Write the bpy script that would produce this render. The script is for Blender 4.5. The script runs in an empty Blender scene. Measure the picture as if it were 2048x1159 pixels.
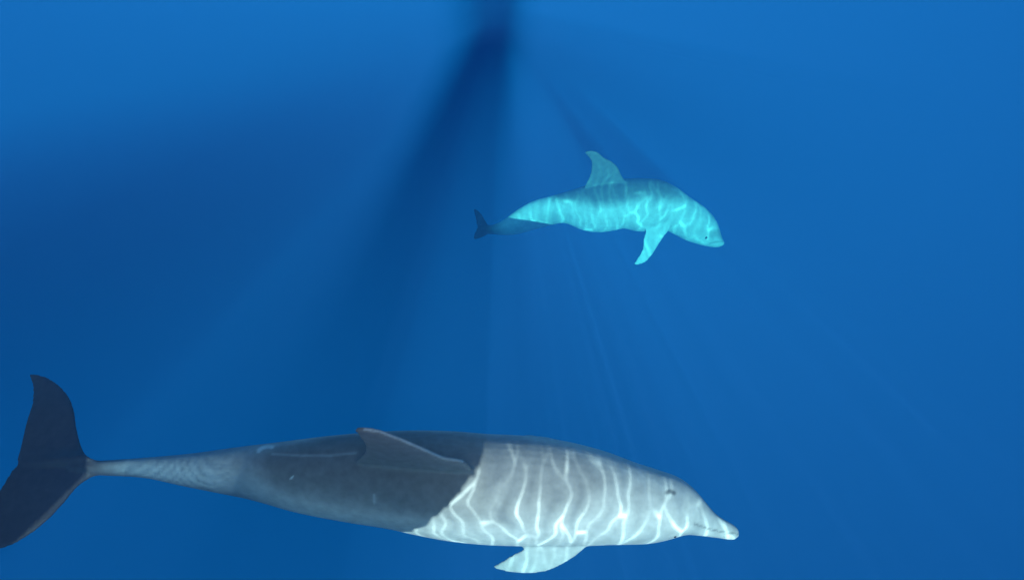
import bpy, math
import numpy as np
from mathutils import Vector, Matrix
from math import radians as rad

S = bpy.context.scene
C = S.collection
np.random.seed(4)

# ------------------------------------------------------------------ camera
PITCH = 60.0
CAM = Vector((0.0, 0.0, -0.30))
FPX = 1024.0 / math.tan(rad(31.0))
cam_d = bpy.data.cameras.new('camera')
cam_d.sensor_width = 36.0
cam_d.lens = 18.0 / math.tan(rad(31.0))
cam_d.clip_start = 0.02
cam_d.clip_end = 2000.0
cam = bpy.data.objects.new('camera', cam_d)
C.objects.link(cam)
cam.location = CAM
cam.rotation_euler = (rad(90.0 - PITCH), 0.0, 0.0)
S.camera = cam
RC = Matrix.Rotation(rad(90.0 - PITCH), 3, 'X')

# ------------------------------------------------------------------ light
ANTI = Vector(((1000 - 1024) / FPX, -(30 - 579.5) / FPX, -1.0))
SUN_DIR = (RC @ ANTI).normalized()          # the way the light travels
elev = math.asin(-SUN_DIR.z)
sun_d = bpy.data.lights.new('sun', 'SUN')
sun_d.energy = 5.0
sun_d.angle = rad(0.16)
sun_d.color = (1.0, 0.975, 0.94)
sun = bpy.data.objects.new('sun', sun_d)
C.objects.link(sun)
sun.location = (0, -8, 8)
sun.rotation_euler = SUN_DIR.to_track_quat('-Z', 'Y').to_euler()
W = bpy.data.worlds.new('World')
S.world = W
W.use_nodes = True
wn = W.node_tree
bg = wn.nodes['Background']
sky = wn.nodes.new('ShaderNodeTexSky')
sky.sky_type = 'NISHITA'
sky.sun_disc = False
sky.sun_elevation = elev
sky.sun_rotation = math.atan2(-SUN_DIR.x, -SUN_DIR.y)
wn.links.new(sky.outputs[0], bg.inputs[0])
bg.inputs[1].default_value = 0.12
S.view_settings.view_transform = 'Standard'
S.view_settings.look = 'None'
S.view_settings.exposure = 0.6
S.view_settings.gamma = 1.0
S.cycles.use_denoising = True
S.cycles.max_bounces = 8
S.cycles.diffuse_bounces = 3
S.cycles.volume_bounces = 2
S.cycles.transparent_max_bounces = 12
S.cycles.sample_clamp_indirect = 6.0

# ------------------------------------------------------------------ helpers
def new_mat(name):
    m = bpy.data.materials.new(name)
    m.use_nodes = True
    m.node_tree.nodes.clear()
    return m, m.node_tree.nodes, m.node_tree.links

def N(nodes, t, **kw):
    n = nodes.new(t)
    for k, v in kw.items():
        setattr(n, k, v)
    return n

def mathn(nodes, links, op, a, b=None, c=None, clamp=False):
    n = nodes.new('ShaderNodeMath')
    n.operation = op
    n.use_clamp = clamp
    for i, v in enumerate((a, b, c)):
        if v is None:
            continue
        if isinstance(v, (int, float)):
            n.inputs[i].default_value = v
        else:
            links.new(v, n.inputs[i])
    return n.outputs[0]

def maprange(nodes, links, v, a, b, c, d, smooth=True):
    n = nodes.new('ShaderNodeMapRange')
    n.interpolation_type = 'SMOOTHSTEP' if smooth else 'LINEAR'
    links.new(v, n.inputs[0])
    for i, x in enumerate((a, b, c, d)):
        n.inputs[i + 1].default_value = x
    return n.outputs[0]

def mesh_obj(name, verts, faces, mat=None, parent=None, smooth=True):
    me = bpy.data.meshes.new(name)
    me.from_pydata([tuple(v) for v in verts], [], [tuple(f) for f in faces])
    me.update()
    if smooth:
        me.polygons.foreach_set('use_smooth', [True] * len(me.polygons))
    o = bpy.data.objects.new(name, me)
    C.objects.link(o)
    if mat:
        me.materials.append(mat)
    if parent:
        o.parent = parent
    return o

# ------------------------------------------------------------------ water
AX_V = (SUN_DIR.cross(RC @ Vector((1, 0, 0)))).normalized()
AX_U = AX_V.cross(SUN_DIR).normalized()
if AX_V.z > 0:
    AX_V = -AX_V
if AX_U.x < 0:
    AX_U = -AX_U

def up_sun(u, v, h):
    """Point at height h on the sunbeam that passes (u, v) metres to the side of the camera."""
    p = CAM + AX_U * u + AX_V * v
    return p - SUN_DIR * ((h - p.z) / -SUN_DIR.z) if False else p + SUN_DIR * ((h - p.z) / SUN_DIR.z)

def on_surface(x, y, d):
    p = CAM + RC @ Vector(((x - 1024) * d / FPX, -(y - 579.5) * d / FPX, -d))
    return p + SUN_DIR * (-p.z / SUN_DIR.z)

CAUSTIC_SPOTS = []
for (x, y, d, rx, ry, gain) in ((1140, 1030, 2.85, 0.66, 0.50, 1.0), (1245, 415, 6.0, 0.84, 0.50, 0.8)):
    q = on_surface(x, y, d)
    CAUSTIC_SPOTS.append((q.x, q.y, rx, ry, gain))

def build_water():
    # the body of the sea: a closed volume
    m, n, l = new_mat('water_body')
    out = N(n, 'ShaderNodeOutputMaterial')
    sc = N(n, 'ShaderNodeVolumeScatter')
    ab = N(n, 'ShaderNodeVolumeAbsorption')
    add = N(n, 'ShaderNodeAddShader')
    ss = (0.0049, 0.0235, 0.0715)
    sa = (0.44, 0.097, 0.059)
    mx = max(ss)
    sc.inputs['Color'].default_value = (*[x / mx for x in ss], 1)
    sc.inputs['Density'].default_value = mx
    sc.inputs['Anisotropy'].default_value = -0.30
    # absorption coefficient = density * (1 - colour)
    ma = max(sa)
    ab.inputs['Color'].default_value = (*[1 - x / ma for x in sa], 1)
    ab.inputs['Density'].default_value = ma
    l.new(sc.outputs[0], add.inputs[0])
    l.new(ab.outputs[0], add.inputs[1])
    l.new(add.outputs[0], out.inputs['Volume'])
    a, t, b = 90.0, -2.5, -60.0
    v = [(x, y, z) for z in (b, t) for y in (-a, a) for x in (-a, a)]
    f = [(0, 2, 3, 1), (4, 5, 7, 6), (0, 1, 5, 4), (2, 6, 7, 3), (0, 4, 6, 2), (1, 3, 7, 5)]
    o = mesh_obj('water', v, f, m, smooth=False)
    o['kind'] = 'structure'

    # the rippled skin of the sea, its see-through colour patterned to draw light lines below
    m, n, l = new_mat('water_skin')
    out = N(n, 'ShaderNodeOutputMaterial')
    geo = N(n, 'ShaderNodeNewGeometry')
    tc = N(n, 'ShaderNodeTexCoord')
    nz = N(n, 'ShaderNodeTexNoise')
    nz.inputs['Scale'].default_value = 2.6
    nz.inputs['Detail'].default_value = 2.0
    l.new(tc.outputs['Object'], nz.inputs['Vector'])
    sub = N(n, 'ShaderNodeVectorMath', operation='SUBTRACT')
    l.new(nz.outputs['Color'], sub.inputs[0])
    sub.inputs[1].default_value = (0.5, 0.5, 0.5)
    sc2 = N(n, 'ShaderNodeVectorMath', operation='SCALE')
    l.new(sub.outputs[0], sc2.inputs[0])
    sc2.inputs['Scale'].default_value = 0.24
    ad = N(n, 'ShaderNodeVectorMath', operation='ADD')
    l.new(tc.outputs['Object'], ad.inputs[0])
    l.new(sc2.outputs[0], ad.inputs[1])
    mp = N(n, 'ShaderNodeMapping')
    mp.inputs['Scale'].default_value = (16.0, 3.0, 1.0)
    mp.inputs['Rotation'].default_value = (0, 0, rad(4))
    l.new(ad.outputs[0], mp.inputs['Vector'])
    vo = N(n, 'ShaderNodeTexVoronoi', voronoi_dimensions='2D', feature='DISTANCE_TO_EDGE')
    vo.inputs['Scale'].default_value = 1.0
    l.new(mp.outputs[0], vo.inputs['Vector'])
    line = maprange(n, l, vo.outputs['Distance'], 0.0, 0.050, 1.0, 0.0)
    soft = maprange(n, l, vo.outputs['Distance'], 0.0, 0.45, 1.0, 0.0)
    # caustic pattern kept to patches that throw light lines onto the dolphins
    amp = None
    for (px, py, rx, ry, gain) in CAUSTIC_SPOTS:
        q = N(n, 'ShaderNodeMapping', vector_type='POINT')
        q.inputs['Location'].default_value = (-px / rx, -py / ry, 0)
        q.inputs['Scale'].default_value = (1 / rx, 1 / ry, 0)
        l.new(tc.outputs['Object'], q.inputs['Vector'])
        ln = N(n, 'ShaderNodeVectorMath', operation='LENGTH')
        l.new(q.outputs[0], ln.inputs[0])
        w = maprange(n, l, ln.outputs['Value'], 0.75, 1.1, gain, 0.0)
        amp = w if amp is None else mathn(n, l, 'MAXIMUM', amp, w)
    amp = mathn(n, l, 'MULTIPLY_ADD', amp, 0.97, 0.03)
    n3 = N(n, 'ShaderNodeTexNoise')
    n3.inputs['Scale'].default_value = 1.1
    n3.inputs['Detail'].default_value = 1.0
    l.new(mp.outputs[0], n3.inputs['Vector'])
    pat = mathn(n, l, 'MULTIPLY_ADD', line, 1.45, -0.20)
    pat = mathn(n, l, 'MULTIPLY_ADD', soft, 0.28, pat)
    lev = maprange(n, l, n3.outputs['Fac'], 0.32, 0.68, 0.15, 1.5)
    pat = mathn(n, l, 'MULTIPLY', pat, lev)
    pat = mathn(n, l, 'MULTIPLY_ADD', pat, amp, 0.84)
    tr = N(n, 'ShaderNodeBsdfTransparent')
    l.new(pat, tr.inputs['Color'])
    gl = N(n, 'ShaderNodeBsdfGlossy')
    gl.inputs['Roughness'].default_value = 0.05
    fr = N(n, 'ShaderNodeFresnel')
    fr.inputs['IOR'].default_value = 1.33
    top = mathn(n, l, 'SUBTRACT', 1.0, geo.outputs['Backfacing'])
    fac = mathn(n, l, 'MULTIPLY', fr.outputs[0], top)
    mix = N(n, 'ShaderNodeMixShader')
    l.new(fac, mix.inputs[0])
    l.new(tr.outputs[0], mix.inputs[1])
    l.new(gl.outputs[0], mix.inputs[2])
    l.new(mix.outputs[0], out.inputs['Surface'])
    g = 120
    xs = np.sign(np.linspace(-1, 1, g)) * np.abs(np.linspace(-1, 1, g)) ** 2.2 * 90
    v = [(x, y, 0.02 * math.sin(1.3 * y + 0.4 * x) + 0.015 * math.sin(2.1 * x - 0.5 * y)) for y in xs for x in xs]
    f = [(j * g + i, j * g + i + 1, (j + 1) * g + i + 1, (j + 1) * g + i) for j in range(g - 1) for i in range(g - 1)]
    o = mesh_obj('water_surface', v, f, m)
    o['kind'] = 'structure'
build_water()

# ------------------------------------------------------------------ unseen boat behind the camera, with parts added and shaped for their shadows
def simple_mat(name, col, rough):
    m, n, l = new_mat(name)
    o = N(n, 'ShaderNodeOutputMaterial'); b = N(n, 'ShaderNodeBsdfPrincipled')
    nz = N(n, 'ShaderNodeTexNoise'); nz.inputs['Scale'].default_value = 9.0
    v = maprange(n, l, nz.outputs['Fac'], 0.3, 0.7, 0.9, 1.05)
    hs = N(n, 'ShaderNodeHueSaturation'); hs.inputs['Color'].default_value = (*col, 1)
    l.new(v, hs.inputs['Value']); l.new(hs.outputs[0], b.inputs['Base Color'])
    b.inputs['Roughness'].default_value = rough
    l.new(b.outputs[0], o.inputs[0])
    return m

def prism(poly, th):
    n = len(poly)
    V = [Vector(p) for p in poly] + [Vector(p) - Vector((0, 0, th)) for p in poly]
    F = [tuple(range(n)), tuple(range(2 * n - 1, n - 1, -1))] + [(i, i + n, (i + 1) % n + n, (i + 1) % n) for i in range(n)]
    return V, F

def rod(pts, r, m=10):
    V, F = [], []
    for i, p in enumerate(pts):
        t = (Vector(pts[min(i + 1, len(pts) - 1)]) - Vector(pts[max(i - 1, 0)])).normalized()
        a = t.orthogonal().normalized(); b = t.cross(a)
        V += [Vector(p) + (a * math.cos(2*math.pi*k/m) + b * math.sin(2*math.pi*k/m)) * r for k in range(m)]
    for i in range(len(pts) - 1):
        F += [(i*m+k, i*m+(k+1) % m, (i+1)*m+(k+1) % m, (i+1)*m+k) for k in range(m)]
    F += [tuple(range(m))[::-1], tuple(range((len(pts)-1)*m, len(pts)*m))]
    return V, F

def build_boat():
    HZ = 0.30
    white, wood, steel, rope = (simple_mat('boat_paint', (0.75, 0.75, 0.73), 0.35), simple_mat('teak', (0.28, 0.17, 0.09), 0.6),
                                simple_mat('steel', (0.55, 0.56, 0.58), 0.25), simple_mat('net_rope', (0.08, 0.08, 0.09), 0.8))
    root = bpy.data.objects.new('boat', None)
    C.objects.link(root)
    root.location = up_sun(-2.6, 1.0, 0.0)
    root['label'] = 'unseen white boat behind the viewer, with platform and netting added to shade the water'
    root['category'] = 'boat'
    def part(name, vf, m):
        o = mesh_obj(name, [Vector(p) - root.location for p in vf[0]], vf[1], m, root, smooth=False)
        return o
    # made-up bow platform: outline cut to draw the shadow line across the near dolphin
    rng = np.random.RandomState(8)
    edge = []
    P = [(-0.04, 1.20), (-0.075, 1.33), (-0.15, 1.41), (-0.25, 1.52), (-0.40, 1.65), (-0.60, 1.82)]
    for (p, q) in zip(P[:-1], P[1:]):
        for k in range(9):
            t = k / 9
            j = rng.normal(0, 0.003)
            edge.append((p[0]*(1-t)+q[0]*t + j, p[1]*(1-t)+q[1]*t + j))
    far = edge + [(-0.60, 1.82), (-1.00, 1.80), (-0.88, 1.52), (-0.70, 1.16), (-0.40, 1.10)]
    part('shade_platform', prism([up_sun(u, v, HZ) for u, v in far], 0.06), wood)
    # unseen hull off to the left, its top outline cut to shade the flukes
    st = [(0.0, 0.02), (0.35, 0.24), (0.9, 0.42), (1.8, 0.55), (3.2, 0.60), (6.0, 0.60)]
    shade_deck = [(-1.40, 1.405), (-1.50, 1.495), (-1.62, 1.600), (-1.74, 1.655), (-2.2, 1.77), (-5.5, 2.1), (-5.5, 1.25), (-2.4, 1.2), (-1.7, 1.18), (-1.42, 1.27)]
    part('shade_deck', prism([up_sun(u, v, HZ + 0.02) for u, v in shade_deck], 0.08), white)
    tip = up_sun(-1.75, 1.35, HZ)
    V, F = [], []
    for (dx, w) in st:
        c = tip + Vector((-dx, -0.25 * dx * 0.4, 0))
        for k, (fy, z) in enumerate(((1, HZ - .07), (0.92, HZ - .15), (0.55, -0.35), (0, -0.55), (-0.55, -0.35), (-0.92, HZ - .15), (-1, HZ - .07))):
            V.append(Vector((c.x, c.y + fy * w, z)))
    for i in range(len(st) - 1):
        for k in range(7):
            F.append((i*7+k, i*7+(k+1) % 7, (i+1)*7+(k+1) % 7, (i+1)*7+k))
    F.append(tuple(range(7))[::-1]); F.append(tuple(range((len(st)-1)*7, len(st)*7)))
    part('hull', (V, F), white)
    # netting added unseen to half-shade the left water and the tail stock
    A, B, Cc, Dd = (-0.62, 2.05), (-0.25, 0.50), (-2.9, 1.95), (-2.3, 0.60)
    V, F = [], []
    def seg(p, q, r):
        o = len(V)
        v, f = rod([p, q], r, 4)
        V.extend(v); F.extend(tuple(k + o for k in g) for g in f)
    def grid(A, B, Cc, Dd, na, nb, r):
        for i in range(na + 1):
            t = i / na
            seg(up_sun(A[0]*(1-t)+B[0]*t, A[1]*(1-t)+B[1]*t, HZ - .03), up_sun(Cc[0]*(1-t)+Dd[0]*t, Cc[1]*(1-t)+Dd[1]*t, HZ - .03), r)
        for i in range(nb + 1):
            t = i / nb
            seg(up_sun(A[0]*(1-t)+Cc[0]*t, A[1]*(1-t)+Cc[1]*t, HZ - .035), up_sun(B[0]*(1-t)+Dd[0]*t, B[1]*(1-t)+Dd[1]*t, HZ - .035), r)
    na = 165
    for i in range(na + 1):
        t = i / na
        rr = 0.0020 * (1 - 0.75 * t ** 2.5)
        t = t + 0.40 * t ** 3
        seg(up_sun(A[0]*(1-t)+B[0]*t, A[1]*(1-t)+B[1]*t, HZ - .03), up_sun(Cc[0]*(1-t)+Dd[0]*t, Cc[1]*(1-t)+Dd[1]*t, HZ - .03), rr)
    for i in range(na + 1):
        t = i / na
        e = 0.60 + 0.75 * ((i * 0.618034) % 1.0)
        p, q = (A[0]*(1-t)+Cc[0]*t, A[1]*(1-t)+Cc[1]*t), (B[0]*(1-t)+Dd[0]*t, B[1]*(1-t)+Dd[1]*t)
        seg(up_sun(*p, HZ - .035), up_sun(p[0]*(1-e)+q[0]*e, p[1]*(1-e)+q[1]*e, HZ - .035), 0.0020)
    # added cords, closer towards the platform's left side, feather its shadow edge
    for i in range(64):
        o = 0.42 * (i / 63) ** 1.7
        seg(up_sun(-0.70 - o * 0.9, 1.16 - o * 0.1, HZ - .04), up_sun(-1.00 - o, 1.80 - 0.1 * o, HZ - .04), 0.0019)
    part('shade_net', (V, F), rope)
    V, F = [], []
    for i in range(46):
        y = 2 * i / 45 - 1
        t = 0.5 + 0.5 * (0.7 * y + 0.4 * y ** 3)
        seg(up_sun(0.09 + 0.03 * t, 0.0 + 0.5 * t, HZ - .03), up_sun(1.6 - 0.65 * t, 0.32 + 0.6 * t, HZ - .03), 0.0013)
    part('side_shade_net', (V, F), rope)  # unseen cords added to dim the water right of the shaft
    # grating added unseen, its close bars shaped to cast the central dark shaft
    V, F = [], []
    nb = 66
    for i in range(-9, nb + 10):
        t = i / nb
        if t < 0: t = t - 0.9 * t * t * 6
        if t > 1: t = t + 0.9 * (t - 1) ** 2 * 6
        for (p, q) in (((0.14 - 0.40 * t, -0.55), (0.075 - 0.25 * t, 0.12)), ((0.075 - 0.25 * t, 0.12), (-0.045 - 0.50 * t, 1.0))):
            seg(up_sun(*p, HZ - .02), up_sun(*q, HZ - .02), 0.0021 if q[1] < 0.5 else 0.0027)
    for v, ua, ub in ((-0.5, 0.10, -0.16), (0.12, 0.07, -0.14), (0.5, 0.02, -0.32), (0.99, -0.045, -0.545)):
        seg(up_sun(ua, v, HZ - .03), up_sun(ub, v, HZ - .03), 0.005)
    part('shade_grating', (V, F), steel)
build_boat()

# ------------------------------------------------------------------ dolphins
def interp(pts, xs):
    p = np.array(pts, float)
    # monotone-ish cubic through the points (Catmull-Rom tangents)
    x, y = p[:, 0], p[:, 1]
    m = np.gradient(y, x)
    i = np.clip(np.searchsorted(x, xs) - 1, 0, len(x) - 2)
    h = x[i + 1] - x[i]
    t = (xs - x[i]) / h
    return ((2*t**3-3*t**2+1)*y[i] + (t**3-2*t**2+t)*h*m[i] + (-2*t**3+3*t**2)*y[i+1] + (t**3-t**2)*h*m[i+1])

def curve(pts, n):
    p = np.array(pts, float)
    d = np.r_[0, np.cumsum(np.linalg.norm(np.diff(p, axis=0), axis=1))]
    q = np.linspace(0, d[-1], n)
    return np.stack([interp(np.c_[d, p[:, k]], q) for k in range(p.shape[1])], 1)

def fin_shell(lead, trail, thick, nrm, edge=1.0, n=40, m=18):
    """A closed lens-section fin between a leading and a trailing edge. thick: (root, tip) in the same unit."""
    L, T = curve(lead, n), curve(trail, n)
    nrm = np.array(nrm, float); nrm /= np.linalg.norm(nrm)
    u = (1 - np.cos(np.linspace(0, math.pi, m))) / 2
    prof = 2.6 * (0.2969*np.sqrt(u) - 0.1260*u - 0.3516*u**2 + 0.2843*u**3 - 0.1036*u**4) * 1.9
    prof = np.clip(prof, 0, None)
    V, F = [], []
    ring = 2 * m - 2
    for i in range(n):
        v = i / (n - 1)
        th = thick[0] * (1 - v) + thick[1] * v
        base = L[i][None] * (1 - u[:, None]) + T[i][None] * u[:, None]
        up = base + nrm * (prof * th * 0.5 + 0.5 * edge)[:, None]
        dn = base - nrm * (prof * th * 0.5 + 0.5 * edge)[:, None]
        V += list(up) + list(dn[1:-1][::-1])
    for i in range(n - 1):
        for j in range(ring):
            a, b = i * ring + j, i * ring + (j + 1) % ring
            F.append((a, b, b + ring, a + ring))
    F.append(tuple(range(ring))[::-1])
    F.append(tuple(range((n - 1) * ring, n * ring)))
    return V, F

def tube(cen, a, b, D, R, m=40):
    """Loft of ellipses: centres, half axes along D (dorsal) and R (right side)."""
    V, F = [], []
    n = len(cen)
    th = np.linspace(0, 2 * math.pi, m, endpoint=False)
    for i in range(n):
        V += list(cen[i] + np.outer(np.cos(th) * a[i], D[i]) + np.outer(np.sin(th) * b[i], R[i]))
    for i in range(n - 1):
        for j in range(m):
            p, q = i * m + j, i * m + (j + 1) % m
            F.append((p, q, q + m, p + m))
    F.append(tuple(range(m))[::-1])
    F.append(tuple(range((n - 1) * m, n * m)))
    return V, F

def dolphin(name, label, spec, mat, group):
    d, kpx = spec['dist'], spec['dist'] / FPX
    top, bot = spec['top'], spec['bot']
    x0, x1 = spec['range']
    ns = 110
    t = np.linspace(0, 1, ns)
    xs = x0 + (x1 - x0) * t
    # finer rings towards the snout tip
    xs = x1 - (x1 - x0) * (1 - t) ** 1.25
    yt, yb = interp(top, xs), interp(bot, xs)
    cy, h = (yt + yb) / 2, np.maximum((yb - yt) / 2, 1.0)
    zc = interp(spec['z'], xs)
    cen = np.stack([xs, -cy, zc], 1)
    tan = np.gradient(cen, axis=0)
    tan[:, 1] = np.convolve(np.pad(tan[:, 1], 6, mode='edge'), np.ones(13) / 13, 'valid')
    tan /= np.linalg.norm(tan, axis=1)[:, None]
    D0 = np.array(spec['D'], float); D0 /= np.linalg.norm(D0)
    D = D0[None] - tan * (tan @ D0)[:, None]
    D /= np.linalg.norm(D, axis=1)[:, None]
    R = np.cross(tan, D)
    R /= np.linalg.norm(R, axis=1)[:, None]
    ratio = interp(spec['ratio'], xs)
    py = np.sqrt((D[:, 1] * ratio) ** 2 + R[:, 1] ** 2)
    b = h / py
    a = b * ratio
    V, F = tube(cen, a, b, D, R)
    def add(vf):
        nonlocal V, F
        o = len(V)
        V = V + list(vf[0]); F = F + [tuple(k + o for k in f) for f in vf[1]]
    def st(x):
        return int(np.argmin(np.abs(xs - x)))
    def P3(p):
        k = 1.0 - p[2] / FPX
        return (1024 + (p[0] - 1024) * k, -(579.5 + (p[1] - 579.5) * k), p[2])
    # dorsal fin: outline points in the midsagittal plane, found from where they show in a side view
    def sag(x, y):
        X, hgt = float(x), 0.0
        for _ in range(30):
            i = st(X)
            c = np.array([X, np.interp(X, xs, cen[:, 1]), np.interp(X, xs, cen[:, 2])])
            q = c + D[i] * hgt
            f = 1.0 / (1.0 - q[2] / FPX)
            px, py_ = 1024 + (q[0] - 1024) * f, 579.5 + (-q[1] - 579.5) * f
            X += (x - px) * 0.8
            hgt += (py_ - y) * 0.8 / max(D[i][1] * f, 0.2)
        return q
    ED = 1.35 * spec['voxel'] / kpx
    dl = [sag(*p) for p in spec['dorsal_lead']]
    dt = [sag(*p) for p in spec['dorsal_trail']]
    i = st(spec['dorsal_lead'][0][0])
    add(fin_shell(dl, dt, spec['dorsal_thick'], R[i], ED))
    # flippers
    fl, ft = [np.array([P3(p) for p in spec[k]]) for k in ('flip_lead', 'flip_trail')]
    i = st(spec['flip_x'])
    nf = np.cross(ft[1] - fl[1], fl[-1] - fl[0])
    add(fin_shell(fl, ft, spec['flip_thick'], nf, ED))
    mir = lambda q: q - 2 * ((q - cen[i]) @ R[i])[:, None] * R[i][None]
    fl2, ft2 = mir(fl), mir(ft)
    nf2 = np.cross(ft2[1] - fl2[1], fl2[-1] - fl2[0])
    add(fin_shell(fl2, ft2, spec['flip_thick'], nf2, ED))
    # flukes
    for q in ('fluke_a', 'fluke_b'):
        L = [P3(p) for p in spec[q][0]]; T = [P3(p) for p in spec[q][1]]
        add(fin_shell(L, T, spec['fluke_thick'], spec['fluke_n'], ED))
    # into metres, about an origin in the middle of the body
    ox, oy = spec['origin']
    V = np.array(V)
    V = (V - np.array([ox, -oy, 0.0])) * kpx
    root = None
    body = mesh_obj('dolphin_raw', V, F)
    rm = body.modifiers.new('fuse', 'REMESH')
    rm.mode = 'VOXEL'
    rm.voxel_size = spec['voxel']
    sm = body.modifiers.new('smooth', 'SMOOTH')
    sm.factor = 0.5
    sm.iterations = 5
    dg = bpy.context.evaluated_depsgraph_get()
    me = bpy.data.meshes.new_from_object(body.evaluated_get(dg))
    bpy.data.objects.remove(body)
    me.name = name
    co = np.empty(len(me.vertices) * 3, np.float32)
    me.vertices.foreach_get('co', co)
    co = co.reshape(-1, 3)
    # where on the animal each point lies: along the body, and how far up its back
    pc = co / kpx + np.array([ox, -oy, 0.0])
    idx = np.clip(np.searchsorted(xs, pc[:, 0]), 0, ns - 1)
    for _ in range(3):      # foot of the perpendicular on the axis
        off = pc - cen[idx]
        sh = np.einsum('ij,ij->i', off, tan[idx])
        step = np.gradient(xs)[idx]
        idx = np.clip(idx + np.round(np.clip(sh / step, -6, 6)).astype(int), 0, ns - 1)
    off = pc - cen[idx]
    ud, ur = np.einsum('ij,ij->i', off, D[idx]) / a[idx], np.einsum('ij,ij->i', off, R[idx]) / b[idx]
    rr = np.hypot(ud, ur) + 1e-6
    along = (pc[:, 0] - x0) / (x1 - x0)
    for nm, val in (('along', along), ('back', ud / np.maximum(rr, 1.0) if False else ud / rr), ('reach', rr)):
        at = me.attributes.new(nm, 'FLOAT', 'POINT')
        at.data.foreach_set('value', val.astype(np.float32))
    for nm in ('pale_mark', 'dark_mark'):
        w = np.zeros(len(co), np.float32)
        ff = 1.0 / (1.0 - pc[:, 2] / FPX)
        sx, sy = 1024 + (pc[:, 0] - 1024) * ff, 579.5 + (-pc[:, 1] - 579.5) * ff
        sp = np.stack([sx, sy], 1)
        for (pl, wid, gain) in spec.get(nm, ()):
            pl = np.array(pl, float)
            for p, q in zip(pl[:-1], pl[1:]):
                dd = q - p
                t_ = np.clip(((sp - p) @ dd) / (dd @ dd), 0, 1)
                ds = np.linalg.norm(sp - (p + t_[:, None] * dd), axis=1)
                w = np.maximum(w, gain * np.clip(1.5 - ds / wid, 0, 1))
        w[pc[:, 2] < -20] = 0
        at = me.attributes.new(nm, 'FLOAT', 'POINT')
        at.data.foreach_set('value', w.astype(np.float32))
    me.polygons.foreach_set('use_smooth', [True] * len(me.polygons))
    me.materials.clear()
    me.materials.append(mat)
    o = bpy.data.objects.new(name, me)
    C.objects.link(o)
    R4 = RC.to_4x4()
    loc = CAM + RC @ Vector(((ox - 1024) * kpx, -(oy - 579.5) * kpx, -d))
    o.matrix_world = Matrix.Translation(loc) @ R4
    o['label'] = label
    o['category'] = 'dolphin'
    o['group'] = group
    # eyes, parts of the head
    def dome(nm, p, nrm, rx, ry, rz, m):
        nrm = Vector(nrm).normalized()
        rot = nrm.to_track_quat('Z', 'X').to_matrix()
        vs, fs = [], []
        A, B = 16, 8
        for j in range(B + 1):
            ph = math.pi * j / B
            for k in range(A):
                th = 2 * math.pi * k / A
                vs.append(Vector(p) + rot @ Vector((rx*math.sin(ph)*math.cos(th), ry*math.sin(ph)*math.sin(th), rz*math.cos(ph))))
        for j in range(B):
            for k in range(A):
                fs.append((j*A+k, (j+1)*A+k, (j+1)*A+(k+1) % A, j*A+(k+1) % A))
        return mesh_obj(nm, vs, fs, m, o)
    i = st(spec['eye_x'])
    for sgn in (1, -1):
        dirv = R[i] * sgn * 0.98 + D[i] * 0.16
        p = cen[i] + R[i] * b[i] * 0.965 * sgn + D[i] * a[i] * 0.16
        p = (p - np.array([ox, -oy, 0])) * kpx
        r = spec['eye_r'] * kpx
        dome('eye', p, dirv, r * 1.4, r, r * 0.7, M_EYE)
    return o

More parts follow.
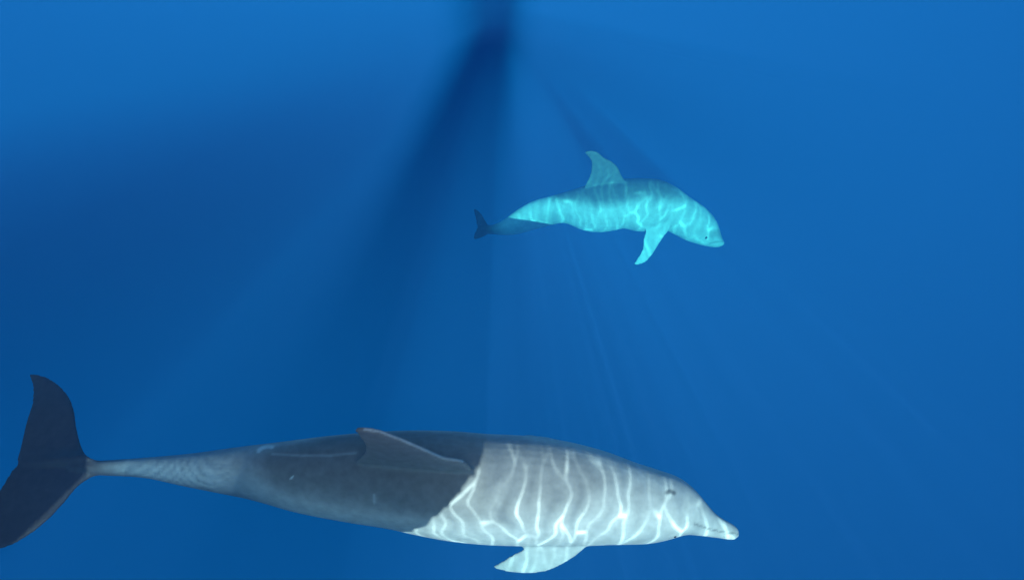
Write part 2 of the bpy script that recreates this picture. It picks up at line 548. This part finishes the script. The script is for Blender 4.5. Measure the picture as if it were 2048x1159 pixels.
def skin_mat(name, cape, flank, belly, stock_lit=(0.5, 0.5, 0.5), stock_dim=(0.5, 0.5, 0.5), cape_lit=None, tail=None):
    m, n, l = new_mat(name)
    out = N(n, 'ShaderNodeOutputMaterial')
    bs = N(n, 'ShaderNodeBsdfPrincipled')
    bs.inputs['Roughness'].default_value = 0.5
    bs.inputs['Specular IOR Level'].default_value = 0.12
    at = {}
    for k in ('along', 'back', 'reach', 'pale_mark', 'dark_mark'):
        q = N(n, 'ShaderNodeAttribute')
        q.attribute_name = k
        at[k] = q.outputs['Fac']
    tc = N(n, 'ShaderNodeTexCoord')
    nz = N(n, 'ShaderNodeTexNoise')
    nz.inputs['Scale'].default_value = 5.0
    nz.inputs['Detail'].default_value = 5.0
    l.new(tc.outputs['Object'], nz.inputs['Vector'])
    wob = mathn(n, l, 'MULTIPLY_ADD', nz.outputs['Fac'], 0.5, -0.25)
    back = mathn(n, l, 'ADD', at['back'], wob)
    # the dark cape narrows on the tail stock and on the face
    lim = N(n, 'ShaderNodeFloatCurve')
    cm = lim.mapping
    cm.use_clip = False
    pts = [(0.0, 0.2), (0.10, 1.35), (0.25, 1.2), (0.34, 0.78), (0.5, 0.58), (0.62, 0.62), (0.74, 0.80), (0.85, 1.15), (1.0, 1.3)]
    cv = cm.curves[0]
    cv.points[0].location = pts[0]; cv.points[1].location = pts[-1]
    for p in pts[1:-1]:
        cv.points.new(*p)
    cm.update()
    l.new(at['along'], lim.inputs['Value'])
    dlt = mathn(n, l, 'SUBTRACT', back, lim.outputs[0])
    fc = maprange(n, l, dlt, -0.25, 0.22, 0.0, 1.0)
    fb = maprange(n, l, back, -0.75, -0.15, 1.0, 0.0)
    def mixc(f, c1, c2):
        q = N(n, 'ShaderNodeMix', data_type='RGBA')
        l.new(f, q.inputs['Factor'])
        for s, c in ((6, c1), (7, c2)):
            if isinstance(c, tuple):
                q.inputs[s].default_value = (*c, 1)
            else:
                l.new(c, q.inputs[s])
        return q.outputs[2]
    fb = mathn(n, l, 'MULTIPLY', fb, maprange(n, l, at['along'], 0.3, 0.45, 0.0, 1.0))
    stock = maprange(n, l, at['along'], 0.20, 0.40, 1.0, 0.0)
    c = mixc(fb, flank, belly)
    c = mixc(stock, c, mixc(maprange(n, l, back, -0.15, 0.75, 0.0, 1.0), stock_dim, stock_lit))  # tail stock paler above, darker below: light from above put into colour
    c = mixc(fc, c, mixc(maprange(n, l, at['along'], 0.48, 0.64, 0.0, 1.0), cape, cape_lit or cape))  # cape lighter and warmer at the front: its sunlight put into colour
    # dark flukes
    ft = maprange(n, l, at['along'], 0.015, 0.12, 1.0, 0.0)
    c = mixc(ft, c, tail or cape)
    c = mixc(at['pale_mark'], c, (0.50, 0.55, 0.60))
    c = mixc(at['dark_mark'], c, (0.03, 0.032, 0.036))
    # fine mottling and scratches
    n2 = N(n, 'ShaderNodeTexNoise')
    n2.inputs['Scale'].default_value = 34.0
    n2.inputs['Detail'].default_value = 6.0
    l.new(tc.outputs['Object'], n2.inputs['Vector'])
    v = maprange(n, l, n2.outputs['Fac'], 0.3, 0.7, 0.86, 1.1, smooth=False)
    hs = N(n, 'ShaderNodeHueSaturation')
    l.new(v, hs.inputs['Value'])
    l.new(c, hs.inputs['Color'])
    l.new(hs.outputs[0], bs.inputs['Base Color'])
    bp = N(n, 'ShaderNodeBump')
    bp.inputs['Strength'].default_value = 0.12
    bp.inputs['Distance'].default_value = 0.01
    l.new(n2.outputs['Fac'], bp.inputs['Height'])
    l.new(bp.outputs[0], bs.inputs['Normal'])
    l.new(bs.outputs[0], out.inputs['Surface'])
    return m

M_EYE, _n, _l = new_mat('dark_eye')
_o = N(_n, 'ShaderNodeOutputMaterial'); _b = N(_n, 'ShaderNodeBsdfPrincipled')
_b.inputs['Base Color'].default_value = (0.02, 0.02, 0.022, 1)
_b.inputs['Roughness'].default_value = 0.3
_l.new(_b.outputs[0], _o.inputs[0])

big = dict(
    dist=2.89, range=(140, 1477), origin=(900, 970), voxel=0.0065,
    top=[(140, 926), (178, 922), (277, 914), (396, 902), (467, 892), (550, 882), (650, 870), (720, 864), (800, 860), (900, 862), (960, 867), (1050, 872),
         (1120, 882), (1205, 905), (1263, 926), (1307, 940), (1345, 955), (1377, 980), (1402, 1006), (1422, 1026), (1440, 1037), (1460, 1047), (1472, 1057), (1477, 1067)],
    bot=[(140, 948), (178, 951), (297, 959), (356, 972), (435, 987), (500, 999), (600, 1025), (700, 1043), (790, 1056), (850, 1068), (900, 1077), (960, 1084),
         (1050, 1088), (1170, 1088), (1230, 1086), (1322, 1081), (1351, 1075), (1386, 1066), (1409, 1068), (1431, 1071), (1459, 1075), (1471, 1076), (1477, 1070)],
    z=[(140, -6), (400, 0), (900, 0), (1300, 0), (1477, 6)],
    ratio=[(140, 1.6), (300, 1.7), (500, 1.35), (700, 1.15), (950, 1.05), (1250, 1.0), (1400, 0.9), (1477, 0.7)],
    D=(0, 0.5, 0.866),
    dorsal_lead=[(955, 950), (922, 921), (886, 914), (850, 897), (800, 876), (762, 862), (735, 857), (716, 856)],
    dorsal_trail=[(690, 945), (715, 918), (728, 905), (730, 892), (725, 880), (718, 870), (713, 863), (710, 858)],
    dorsal_thick=(26, 7),
    flip_x=1110,
    flip_lead=[(1178, 1040, 26), (1178, 1084, 24), (1161, 1102, 18), (1132, 1122, 12), (1102, 1137, 6), (1053, 1145, 0), (1010, 1140, -6), (990, 1135, -10)],
    flip_trail=[(1058, 1040, 26), (1056, 1080, 20), (1050, 1094, 14), (1038, 1102, 9), (1022, 1110, 4), (1006, 1120, -2), (994, 1127, -7), (986, 1132, -10)],
    flip_thick=(24, 7),
    fluke_a=([(230, 930, -8), (180, 914, 4), (165, 896, -22), (154, 858, -42), (148, 819, -62), (136, 790, -80), (119, 771, -90), (95, 755, -98), (60, 746, -105)],
             [(80, 944, -8), (36, 930, -4), (40, 895, -22), (52, 846, -42), (63, 811, -62), (66, 790, -80), (66, 775, -90), (63, 762, -98), (58, 748, -105)]),
    fluke_b=([(230, 944, -8), (184, 953, 4), (158, 970, 16), (131, 1001, 32), (99, 1036, 50), (59, 1068, 64), (24, 1088, 76), (-20, 1102, 86), (-70, 1110, 95)],
             [(80, 928, -8), (32, 932, -4), (10, 962, 16), (-12, 1000, 32), (-28, 1035, 50), (-42, 1062, 64), (-54, 1082, 76), (-63, 1096, 86), (-72, 1108, 95)]),
    fluke_thick=(22, 7), fluke_n=(0.05, 0.5, 0.866),
    eye_x=1352, eye_r=3.2,
    pale_mark=[([(729, 857), (760, 862), (800, 877), (850, 899), (888, 916), (925, 921)], 2.3, 0.7), ([(545, 907), (600, 910), (660, 910), (710, 905)], 2.6, 0.25),  # first mark: the dorsal edge's lit rim, painted as pale skin
               ([(517, 901), (524, 895), (534, 892), (544, 893)], 3.6, 1.0), ([(582, 955), (586, 953)], 2.0, 0.9), ([(748, 990), (749, 1004)], 3, 0.35)],
    dark_mark=[([(1334, 984), (1340, 981), (1348, 985)], 4.2, 0.75), ([(1476, 1067), (1450, 1064), (1415, 1056), (1388, 1046)], 1.6, 0.5)])

small = dict(
    dist=6.0, range=(960, 1453), origin=(1210, 420), voxel=0.0075,
    top=[(960, 448), (985, 449), (1017, 436), (1041, 421), (1076, 402), (1105, 393), (1134, 384), (1170, 372), (1210, 362), (1250, 358), (1285, 357),
         (1313, 360), (1335, 373), (1357, 391), (1395, 417), (1418, 440), (1434, 461), (1445, 475), (1453, 483)],
    bot=[(960, 464), (985, 468), (1026, 468), (1046, 462), (1090, 451), (1128, 446), (1146, 452), (1162, 459), (1184, 464), (1222, 461), (1246, 457), (1275, 462),
         (1300, 463), (1338, 457), (1355, 461), (1375, 470), (1395, 480), (1412, 486), (1431, 492), (1446, 493), (1453, 489)],
    z=[(960, -8), (1100, 0), (1300, 0), (1452, -20)],
    ratio=[(960, 1.5), (1060, 1.5), (1150, 1.15), (1250, 1.05), (1400, 1.0), (1452, 0.8)],
    D=(0.15, 0.80, 0.60),
    dorsal_lead=[(1268, 385), (1256, 368), (1244, 350), (1236, 335), (1224, 323), (1208, 315), (1196, 305), (1183, 301), (1175, 302)],
    dorsal_trail=[(1164, 385), (1172, 366), (1179, 352), (1182, 340), (1183, 328), (1181, 320), (1176, 313), (1172, 308), (1169, 305)],
    dorsal_thick=(12, 4),
    flip_x=1312,
    flip_lead=[(1345, 430, 22), (1340, 456, 20), (1328, 472, 18), (1316, 490, 16), (1304, 509, 13), (1288, 525, 11), (1272, 530, 10)],
    flip_trail=[(1290, 430, 22), (1291, 462, 20), (1287, 478, 18), (1286, 494, 16), (1280, 508, 13), (1273, 519, 11), (1268, 527, 10)],
    flip_thick=(14, 4),
    fluke_a=([(995, 458, -8), (978, 452, -6), (972, 444, -16), (966, 433, -26), (959, 424, -34), (950, 418, -40)],
             [(950, 462, -8), (954, 456, -6), (953, 448, -16), (951, 437, -26), (949, 428, -34), (947, 420, -40)]),
    fluke_b=([(995, 460, -8), (978, 466, -4), (971, 470, 8), (963, 474, 20), (956, 476, 30), (950, 477, 38)],
             [(950, 458, -8), (953, 460, -4), (950, 464, 8), (948, 469, 20), (947, 473, 30), (947, 476, 38)]),
    fluke_thick=(9, 4), fluke_n=(0.1, 0.7, 0.7),
    eye_x=1415, eye_r=2.4,
    dark_mark=[([(1424, 470), (1436, 466), (1446, 472)], 7, 0.35), ([(1420, 486), (1434, 483), (1449, 482)], 1.6, 0.35)])

GRP = 'dolphins swimming under the surface'
dolphin('dolphin', 'large grey dolphin, front half sunlit with rippling light lines, rear half shaded, dark flukes',
        big, skin_mat('big_skin', (0.152, 0.160, 0.178), (0.385, 0.378, 0.385), (0.345, 0.375, 0.378), cape_lit=(0.235, 0.225, 0.23), stock_lit=(0.20, 0.25, 0.31), stock_dim=(0.10, 0.13, 0.165), tail=(0.062, 0.056, 0.068)), GRP)
dolphin('dolphin', 'smaller turquoise-tinted dolphin swimming deeper, arching head downward, upright dorsal fin',
        small, skin_mat('small_skin', (0.17, 0.17, 0.165), (0.64, 0.62, 0.58), (0.74, 0.71, 0.68), stock_lit=(0.62, 0.6, 0.57), stock_dim=(0.4, 0.4, 0.38), tail=(0.08, 0.075, 0.07)), GRP)
